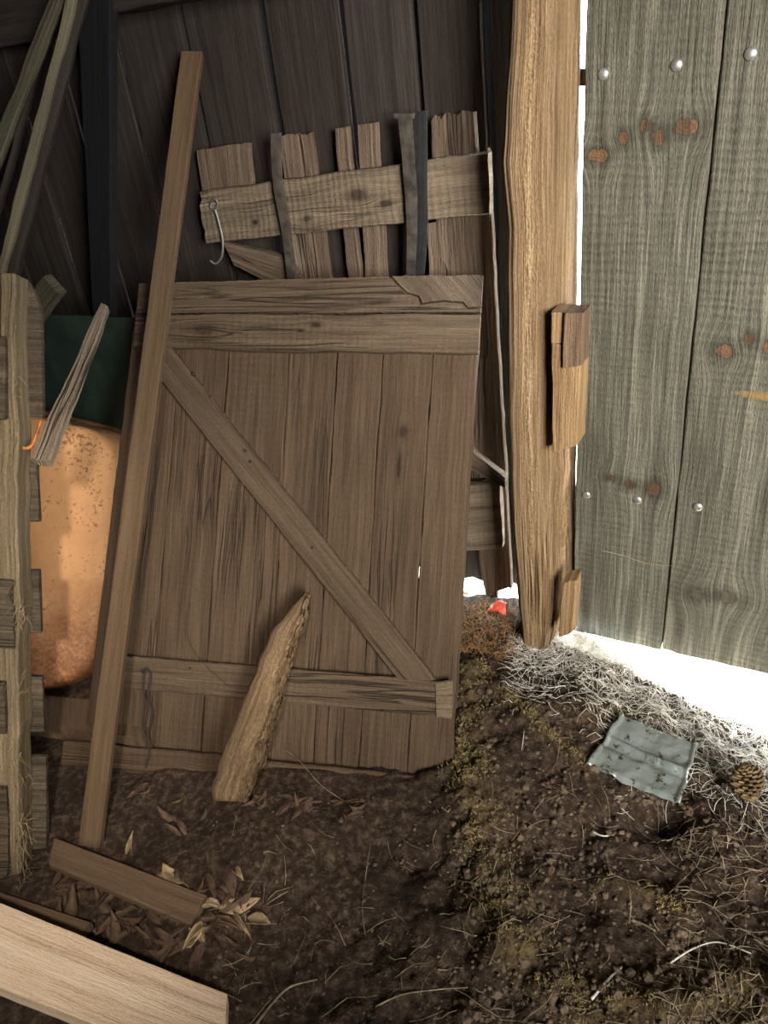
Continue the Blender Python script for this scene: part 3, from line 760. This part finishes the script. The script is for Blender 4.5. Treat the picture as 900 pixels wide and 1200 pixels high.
# poles in the upper left corner
def pole(name, p0, t0_, p1, t1_, w0, w1, mat, label, th=.03, cat='board'):
    A = at(*p0, t0_); B = at(*p1, t1_); pl = plane3(A, B, A + M @ V((1, .1, 0)))
    d = V((p1[0] - p0[0], p1[1] - p0[1])).normalized(); nx, ny = -d.y, d.x
    if nx < 0: nx, ny = -nx, -ny
    bm = pq(None, [(p0[0] - nx * w0, p0[1] - ny * w0), (p0[0] + nx * w0, p0[1] + ny * w0), (p1[0] + nx * w1, p1[1] + ny * w1), (p1[0] - nx * w1, p1[1] - ny * w1)], pl, th, nl=60, nf=5, edge=.004, wav=.002)
    return tag(obj(name, bm, mat), label, cat)
pole('leaning_board', (98, -80), 1.80, (-185, 640), 2.9, 9, 10, W_pole, 'leftmost and widest of the boards leaning in the upper left corner')
pole('leaning_board', (103, -80), 1.74, (-98, 700), 2.80, 5.5, 6, wood('pale_lath', c8(80, 76, 62), c8(120, 114, 94), c8(150, 142, 120), grain=1.6), 'palest narrow lath leaning in the upper left corner')
pole('leaning_board', (114, -80), 1.82, (-80, 700), 2.85, 7, 7, W_wall, 'dark board at the right of the leaning bundle in the upper left corner')
pole('leaning_board', (79, -60), 1.86, (-120, 680), 2.95, 3.5, 4, W_wall, 'thin dark lath between the leaning boards in the upper left corner')

# ------------------------------------------------------------------ boards on the floor
pl = horiz(.045); 
bm = pq(None, [(64, 981), (57, 1012), (224, 1083), (242, 1048)], pl, .022, nl=30, nf=6, edge=.001)
tag(obj('board_offcut', bm, W_short), 'brown board offcut lying at the foot of the long stick', 'board')
bm = pq(None, [(-30, 1035), (-30, 1062), (90, 1100), (107, 1080)], horiz(.03), .02, nl=20, nf=5, edge=.002)
tag(obj('board_offcut', bm, W_short), 'dark narrow board lying between the pale plank and the offcut', 'board')
A = onz(265, 1165, .10); B = onz(-40, 1043, .17); Cc = onz(255, 1225, .10)
pl = plane3(A, B, Cc)
bm = pq(None, [(-60, 1033), (-60, 1131), (262, 1262), (266, 1164)], pl, .04, nl=50, nf=10, edge=.002, wav=.001)
tag(obj('pale_plank', bm, W_pale), 'pale rough-sawn plank in the bottom left corner', 'plank')
pb = onz(230, 1215, 0)
bm = pq(None, [(150, 1190), (215, 1190), (215, 1260), (150, 1260)], horiz(.058), .07, nl=8, nf=4, edge=.002)
tag(obj('support_block', bm, W_short), 'block under the pale plank', 'block')
q0 = onz(-40, 1090, .0)
bm = plankQ(None, [q0 + V((-.06, .05, .118)), q0 + V((.04, .05, .118)), q0 + V((.04, -.05, .118)), q0 + V((-.06, -.05, .118))], .12, V((0, 0, 1)), nl=6, nf=4)
tag(obj('support_block', bm, W_short), 'block under the left end of the pale plank', 'block')

# ------------------------------------------------------------------ metal sheet
cs = [onz(727, 838, .045), onz(818, 873, .035), onz(797, 941, .05), onz(687, 896, .05)]
bm = bmesh.new(); NU, NV = 60, 44; g = []
for i in range(NU + 1):
    row = []
    for j in range(NV + 1):
        s, tt = i / NU, j / NV
        p = cs[0].lerp(cs[1], s).lerp(cs[3].lerp(cs[2], s), tt)
        z = p.z + .006 * math.sin((tt * 1.1 + s * .25) * 9) * math.exp(-((tt - .45 - .1 * s) / .25) ** 2)
        z += .010 * math.exp(-((tt - (.42 + .12 * s)) / .04) ** 2) * (.5 + s * .5) - .006 * math.exp(-((tt - (.56 + .05 * s)) / .05) ** 2)
        z += .004 * fb(V((s * 3, tt * 3, 1)), 1.5)
        if s > .95: z += .005
        if s < .04: z += .006
        if tt > .96 and s > .3: z -= .006
        wob = (cs[1] - cs[0]).normalized() * (.004 * noise.noise(V((tt * 5, 1, s > .5)))) + (cs[3] - cs[0]).normalized() * (.006 * noise.noise(V((s * 6, tt > .5, 8))))
        row.append(bm.verts.new(V((p.x, p.y, z)) + wob))
    g.append(row)
for i in range(NU):
    for j in range(NV): bm.faces.new((g[i][j], g[i + 1][j], g[i + 1][j + 1], g[i][j + 1]))
t = NT('crumpled_grey_metal')
oc = t.n('ShaderNodeTexCoord').outputs['Object']
n1 = t.noise(oc, 45, 6, .65); n2 = t.noise(oc, 160, 4, .6)
col = t.mix(t.ramp(n1, [(.57, 0.0), (.66, 1.0)]), t.mix(n2, c8(146, 160, 162), c8(184, 194, 192)), c8(78, 66, 44))
t.l(col, t.b.inputs['Base Color']); t.b.inputs['Roughness'].default_value = .4; t.b.inputs['Metallic'].default_value = .5
t.l(t.bump(n1, .5, .004), t.b.inputs['Normal'])
sh = obj('metal_sheet', bm, t.m, smooth=True); md = sh.modifiers.new('thickness', 'SOLIDIFY'); md.thickness = .0025
tag(sh, 'crumpled grey metal sheet lying on the floor before the grey-green door', 'sheet')

# ------------------------------------------------------------------ pine cone
def pinecone(base, ax, L, r):
    bm = bmesh.new(); ax = ax.normalized(); x = ax.orthogonal().normalized(); y = ax.cross(x)
    N = 90
    for i in range(N):
        s = (i + .5) / N; a = i * 2.39996; rad = r * math.sin(math.pi * min(1, (s * .86 + .12))) ** .8
        d = x * math.cos(a) + y * math.sin(a); c = base + ax * L * s
        out = (d * .85 + ax * .45).normalized(); side = d.cross(ax).normalized(); up = out.cross(side)
        w = r * .30 * (1 - .4 * s)
        p = [c + d * rad * .2 - side * w * .3, c + d * rad * .2 + side * w * .3, c + d * rad * .2 + out * rad * .75 + side * w, c + d * rad * .2 + out * rad, c + d * rad * .2 + out * rad * .75 - side * w]
        tvs = [bm.verts.new(q + up * .0022) for q in p]; bvs = [bm.verts.new(q - up * .0022) for q in p]
        bm.faces.new(tvs); bm.faces.new(bvs[::-1])
        for k in range(5): bm.faces.new((tvs[k], bvs[k], bvs[(k + 1) % 5], tvs[(k + 1) % 5]))
    tube(bm, [base, base + ax * L * .9], r * .35, r * .1, 8)
    return bm
pc = G(878, 940)
M_cone = plain('pine_cone_scales', c8(96, 76, 50), .85, 0, .5, 60, .3, c8(140, 118, 82))
tag(obj('pine_cone', pinecone(pc + V((0, 0, .012)), V((-.1, .35, 1)), .085, .034), M_cone), 'brown open pine cone on the floor right of the metal sheet', 'pine cone')
pc = G(812, 862)

# red scrap
p = at(580, 716, 2.33); zr = gz(p.x, p.y)
bm = bmesh.new(); rr = []
for i in range(13):
    a = math.pi * i / 12; row = []
    for j in range(6):
        row.append(bm.verts.new(V((p.x, p.y, zr - .004)) + ex * (math.cos(a) * .032) + V((0, 0, math.sin(a) * .026 * (1 - .05 * j))) + eo * j * .012))
    rr.append(row)
for i in range(12):
    for j in range(5): bm.faces.new((rr[i][j], rr[i + 1][j], rr[i + 1][j + 1], rr[i][j + 1]))
rd = obj('plastic_scrap', bm, plain('red_plastic', (.75, .05, .02), .4, 0, .2), smooth=True); rd.modifiers.new('thickness', 'SOLIDIFY').thickness = .003
tag(rd, 'small red plastic scrap in the bright gap left of the post', 'scrap')

# cord hanging on the braced door
bm = tube(None, smoothpath([LP.off(.008).hit(*q) for q in ((166, 788), (172, 784), (177, 792), (174, 815), (178, 838), (173, 862), (175, 884), (171, 900))], 5), .0026, .002, 6)
tube(bm, smoothpath([LP.off(.011).hit(*q) for q in ((170, 786), (168, 806), (171, 828), (168, 852), (174, 872))], 5), .002, .0016, 6)
tag(obj('cord', bm, plain('dark_cord', (.035, .032, .028), .9)), 'dark cord hanging over the lower rail of the big braced door', 'cord')
bm = tube(None, smoothpath([LP.off(.012).hit(*q) for q in ((221, 706), (217, 735), (226, 762), (246, 785), (270, 806))], 6), .0009, .0006, 5)
tag(obj('vine', bm, plain('dark_vine', (.05, .04, .03), .9)), 'thin curling vine on the lower boards of the braced door', 'vine')

# ------------------------------------------------------------------ dry leaves
LC = [plain('leaf_brown', c8(84, 66, 50), .75, 0, .4, 3, .3, c8(112, 90, 68)), plain('leaf_tan', c8(140, 120, 90), .7, 0, .3, 3, .3, c8(178, 156, 122)), plain('leaf_reddish', c8(76, 56, 46), .75, 0, .4, 3, .3, c8(98, 74, 60))]
def leaf_mesh(k):
    bm = bmesh.new(); n = 10; rows = []
    cl = [.9, 1.6, -.8, 2.2, .4, -1.5][k % 6]; asp = [.22, .3, .26, .18, .34, .24][k % 6]
    for i in range(n + 1):
        s = i / n; w = asp * math.sin(math.pi * s ** .8) ** .9 + .004
        row = []
        for j in range(-3, 4):
            q = j / 3; ang = q * abs(cl) * .7
            x = w * math.sin(ang) / max(.2, abs(cl) * .7); z = math.copysign(1, cl) * w * (1 - math.cos(ang)) * 1.1 + .18 * math.sin(s * 2.4 + k) * s + .06 * noise.noise(V((s * 5, q * 2, k))) + .03 * noise.noise(V((s * 14, q * 6, k)))
            row.append(bm.verts.new((s - .5, x, z)))
        rows.append(row)
    for i in range(n):
        for j in range(6): bm.faces.new((rows[i][j], rows[i + 1][j], rows[i + 1][j + 1], rows[i][j + 1]))
    tube(bm, [V((-.5, 0, 0)), V((-.62, .02, .03)), V((-.75, .03, .02))], .012, .008, 4)
    bmesh.ops.translate(bm, verts=bm.verts, vec=(0, 0, -min(v.co.z for v in bm.verts)))
    me = bpy.data.meshes.new('dry_leaf'); bm.to_mesh(me); bm.free()
    for f in me.polygons: f.use_smooth = True
    me.materials.append(LC[(0, 1, 2, 0, 1, 0)[k % 6]]); return me
LM = [leaf_mesh(k) for k in range(6)]
def leaf(u, v, size, k, label, group, rz=None, tilt=None):
    o = bpy.data.objects.new('dry_leaf', LM[k]); C.objects.link(o); p = G(u, v)
    o.location = p + V((0, 0, .001)); o.scale = (size, size * R(.45, 1), size * R(.9, 1.8))
    o.rotation_euler = ((R(-.5, .5), R(-.35, .35)) if tilt is None else tilt) + (R(0, 6.28) if rz is None else rz,)
    md = o.modifiers.new('t', 'SOLIDIFY'); md.thickness = .015
    return tag(o, label, 'leaf', group)
leaf(157, 988, .062, 1, 'upright tan leaf beside the foot of the long stick', None, 1.2, (.2, -1.2))
leaf(281, 1060, .085, 4, 'largest tan leaf near the end of the brown offcut', None, .2, (.3, .1))
leaf(190, 1025, .05, 1, 'curled tan leaf on the far side of the brown offcut', None, .5, (.9, .1))
g1 = 'curled leaves around the end of the offcut'; l1 = 'curled dry leaf in the litter around the end of the brown offcut'
for _ in range(34): leaf(random.gauss(258, 26), random.gauss(1070, 24), R(.035, .075), random.choice((0, 1, 2, 3, 4, 5)), l1, g1)
g2 = 'dark leaves between the boards'; l2 = 'dark dry leaf in the litter between the pale plank and the brown offcut'
for _ in range(46): leaf(R(70, 215), 0, R(.04, .075), random.choice((0, 2, 3, 5, 0, 2)), l2, g2) if False else leaf(*(lambda u: (u, 1040 + (u - 70) * .40 + R(-16, 34)))(R(66, 215)), R(.04, .075), random.choice((0, 2, 3, 5)), l2, g2)
g3 = 'leaves at the foot of the braced door'; l3 = 'reddish brown dry leaf lying at the foot of the big braced door'
for _ in range(18): leaf(R(295, 420), R(935, 960), R(.03, .055), random.choice((0, 2, 5)), l3, g3)
g4 = 'leaves left of the rotten log'; l4 = 'dark dry leaf on the floor between the long stick and the rotten log'
for _ in range(12): leaf(R(140, 240), R(915, 985), R(.03, .06), random.choice((0, 2, 5)), l4, g4)

# ------------------------------------------------------------------ straw, twigs, clods, moss tufts
def strawmesh(n, area, Lr, rr, mat, label, cat, name, flat=.25, lift=.008):
    bm = bmesh.new(); k = 0
    while k < n:
        u, v = area()
        p = G(u, v)
        if wd(p) > 1.2: continue
        k += 1
        a = R(0, 6.28); L = R(*Lr); d = V((math.cos(a), math.sin(a), R(-.05, flat))); c = d.cross(V((0, 0, 1))).normalized() * R(-.25, .25)
        pts = []
        for i in range(4):
            s = i / 3; q = p + d * L * s + c * L * s * (1 - s) * 2
            q.z = gz(q.x, q.y) + R(0, lift) + max(0, d.z) * L * s + .001; pts.append(q)
        r = R(*rr); tube(bm, pts, r, r * .5, 3, True)
    return tag(obj(name, bm, mat), label, cat, kind='stuff')
def a_gap():
    while True:
        u, v = R(600, 1000), random.gauss(0, 1)
        base = 762 + max(0, (u - 672)) * .43
        v = base + abs(v) * (34 if u < 700 else 54) - 16
        if v < 1150: return u, v
M_pstraw = plain('pale_straw', c8(222, 220, 210), .8, 0, .3, 40, .2, c8(240, 238, 230))  # whiter than the other straw, so the overlit look is in the colour
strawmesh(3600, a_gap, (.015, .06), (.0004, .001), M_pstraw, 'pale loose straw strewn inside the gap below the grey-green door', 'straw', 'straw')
def a_right():
    while True:
        u, v = R(560, 980), R(800, 1230)
        if R(0, 1) < .15 + sm(u, 700, 900): return u, v
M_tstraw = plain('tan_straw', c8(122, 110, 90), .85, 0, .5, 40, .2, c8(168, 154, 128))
strawmesh(620, a_right, (.02, .085), (.0005, .0011), M_tstraw, 'tan straw and stalks scattered over the right side of the floor', 'straw', 'straw')
def a_left(): return R(260, 640), R(960, 1220)
strawmesh(90, a_left, (.02, .07), (.0006, .0012), M_tstraw, 'thin straw bits scattered over the dark middle of the floor', 'straw', 'straw')
def a_gapl(): return R(540, 605), R(712, 775)
strawmesh(500, a_gapl, (.015, .05), (.0005, .001), plain('brown_hay', c8(130, 96, 60), .85, 0, .4, 40, .2, c8(176, 138, 92)), 'brown tangled hay in the gap left of the post foot', 'hay', 'hay', .6, .03)
# single twigs
def twig(pts, r, mat, label, lift=.006):
    P = smoothpath([G(*q, lift) for q in pts], 5)
    tag(obj('twig', tube(None, P, r, r * .6, 6), mat, smooth=True), label, 'twig')
twig([(693, 1170), (712, 1150), (729, 1133)], .0032, M_pstraw, 'straight pale twig near the bottom edge of the floor')
twig([(740, 1078), (756, 1083), (768, 1089)], .0028, M_tstraw, 'short dark twig on the floor below the metal sheet')
twig([(300, 1200), (322, 1172), (342, 1156), (372, 1148)], .0025, M_tstraw, 'bent yellowish stalk on the floor right of the pale plank')
twig([(434, 985), (430, 1020), (424, 1060), (428, 1095)], .0011, M_tstraw, 'long thin green stalk on the dark middle floor')
twig([(440, 1180), (470, 1165), (510, 1160), (548, 1157)], .0018, M_tstraw, 'long curved stalk near the bottom centre of the floor')
twig([(786, 1128), (812, 1112), (842, 1104), (880, 1118)], .002, M_pstraw, 'forked pale stalk in the straw at the lower right')
twig([(694, 974), (706, 978), (720, 980)], .0022, M_pstraw, 'pale wood splinter on the floor left below the metal sheet')
twig([(322, 872), (350, 895), (375, 917), (402, 938)], .0014, M_tstraw, 'thin stem lying against the foot of the braced door right of the log', .03)
# clods
def clods(n, area, sr, mat, name, label, cat):
    bm = bmesh.new()
    for _ in range(n):
        u, v = area(); p = G(u, v)
        if wd(p) > -.02: continue
        r = R(*sr) * (1 + (R(0, 1) ** 6) * 1.4)
        res = bmesh.ops.create_icosphere(bm, subdivisions=1, radius=r)
        sd = V((R(0, 99), R(0, 99), 0))
        for vv in res['verts']:
            vv.co = vv.co * (1 + .5 * noise.noise(vv.co / r * 1.3 + sd)); vv.co.z *= .7; vv.co += p + V((0, 0, r * .15))
    return tag(obj(name, bm, mat, smooth=False), label, cat, kind='stuff')
M_clod = plain('soil_crumbs', c8(72, 59, 48), .95, 0, .4, 60, .5, c8(122, 106, 88))
def a_c():
    while True:
        u, v = R(530, 960), R(770, 1230)
        if R(0, 1) < .3 + .5 * (fb(onz(u, v), 5) + .3): return u, v
clods(2600, a_c, (.0015, .0055), M_clod, 'soil_crumbs', 'dark soil crumbs over the rough right side of the floor', 'soil')
clods(500, lambda: (R(250, 560), R(930, 1220)), (.001, .003), M_clod, 'soil_crumbs', 'fine dark crumbs on the trodden middle of the floor', 'soil')
# moss tufts; their yellow tone also stands in for thin sun streaks
bm = bmesh.new()
def rndpath(P, sp):
    i = random.randrange(len(P) - 1); return P[i].lerp(P[i + 1], R(0, 1)) + V((random.gauss(0, sp), random.gauss(0, sp), 0))
for _ in range(4200):
    c = random.random()
    p = rndpath(RIDGE, .026) if c < .6 else (rndpath(RIDGE2, .01) if c < .74 else rndpath(RIDGE3, .01) if c < .8 else (rndpath(RIDGE[:4], .045)))
    if fb(p, 16, 3) < -.04: continue
    z = gz(p.x, p.y)
    for _k in range(2):
        d = V((random.gauss(0, .6), random.gauss(0, .6), 1)).normalized(); L = R(.003, .009)
        q = V((p.x, p.y, z)); tube(bm, [q, q + d * L], R(.0008, .0018), .0003, 3, False)
tag(obj('moss', bm, plain('moss_sun_yellow', c8(118, 106, 66), .9, 0, .5, 60, .2, c8(180, 164, 112))), 'yellow green moss and painted sun streaks along the ridges of the floor', 'moss', kind='stuff')

# ------------------------------------------------------------------ light
w = bpy.data.worlds.new('sky'); S.world = w; w.use_nodes = True
bg = w.node_tree.nodes['Background']; bg.inputs[0].default_value = (.74, .88, 1.0, 1); bg.inputs[1].default_value = 24.0
def sun(dirv, e, col, ang):
    l = bpy.data.lights.new('sun', 'SUN'); l.energy = e; l.color = col; l.angle = ang
    o = bpy.data.objects.new('sun', l); C.objects.link(o); o.rotation_euler = dirv.to_track_quat('-Z', 'Y').to_euler(); o.location = Wp(2, 4, 5)
sun((-eo * .80 + ex * 1.1 + V((0, 0, -.42))), 110, (1, .96, .88), .01)
def area(name, loc, tgt, sx, sy, e, col, spread=math.pi):
    l = bpy.data.lights.new(name, 'AREA'); l.shape = 'RECTANGLE'; l.size = sx; l.size_y = sy; l.energy = e; l.color = col; l.spread = spread
    o = bpy.data.objects.new(name, l); C.objects.link(o); o.location = loc; o.rotation_euler = (V(tgt) - V(loc)).to_track_quat('-Z', 'Y').to_euler()
# unseen area light added behind the camera to light the door and post
area('fill_area', (1.1, -1.5, 1.7), (1.0, 1.6, 1.05), 1.1, 1.3, 62, (1, .93, .83), math.radians(80))
def spot(name, loc, tgt, e, col, ang, blend, r):
    l = bpy.data.lights.new(name, 'SPOT'); l.energy = e; l.color = col; l.spot_size = ang; l.spot_blend = blend; l.shadow_soft_size = r
    o = bpy.data.objects.new(name, l); C.objects.link(o); o.location = loc; o.rotation_euler = (V(tgt) - V(loc)).to_track_quat('-Z', 'Y').to_euler()
# unseen warm spot added near the camera to brighten wheelbarrow and pale plank
spot('warm_fill_spot', (-.14, -.25, 1.85), at(10, 830, 1.9), 165, (1, .88, .74), math.radians(50), 1.0, .05)
S.view_settings.view_transform = 'Standard'; S.view_settings.look = 'None'; S.view_settings.exposure = 0; S.view_settings.gamma = 1
S.view_settings.use_curve_mapping = False
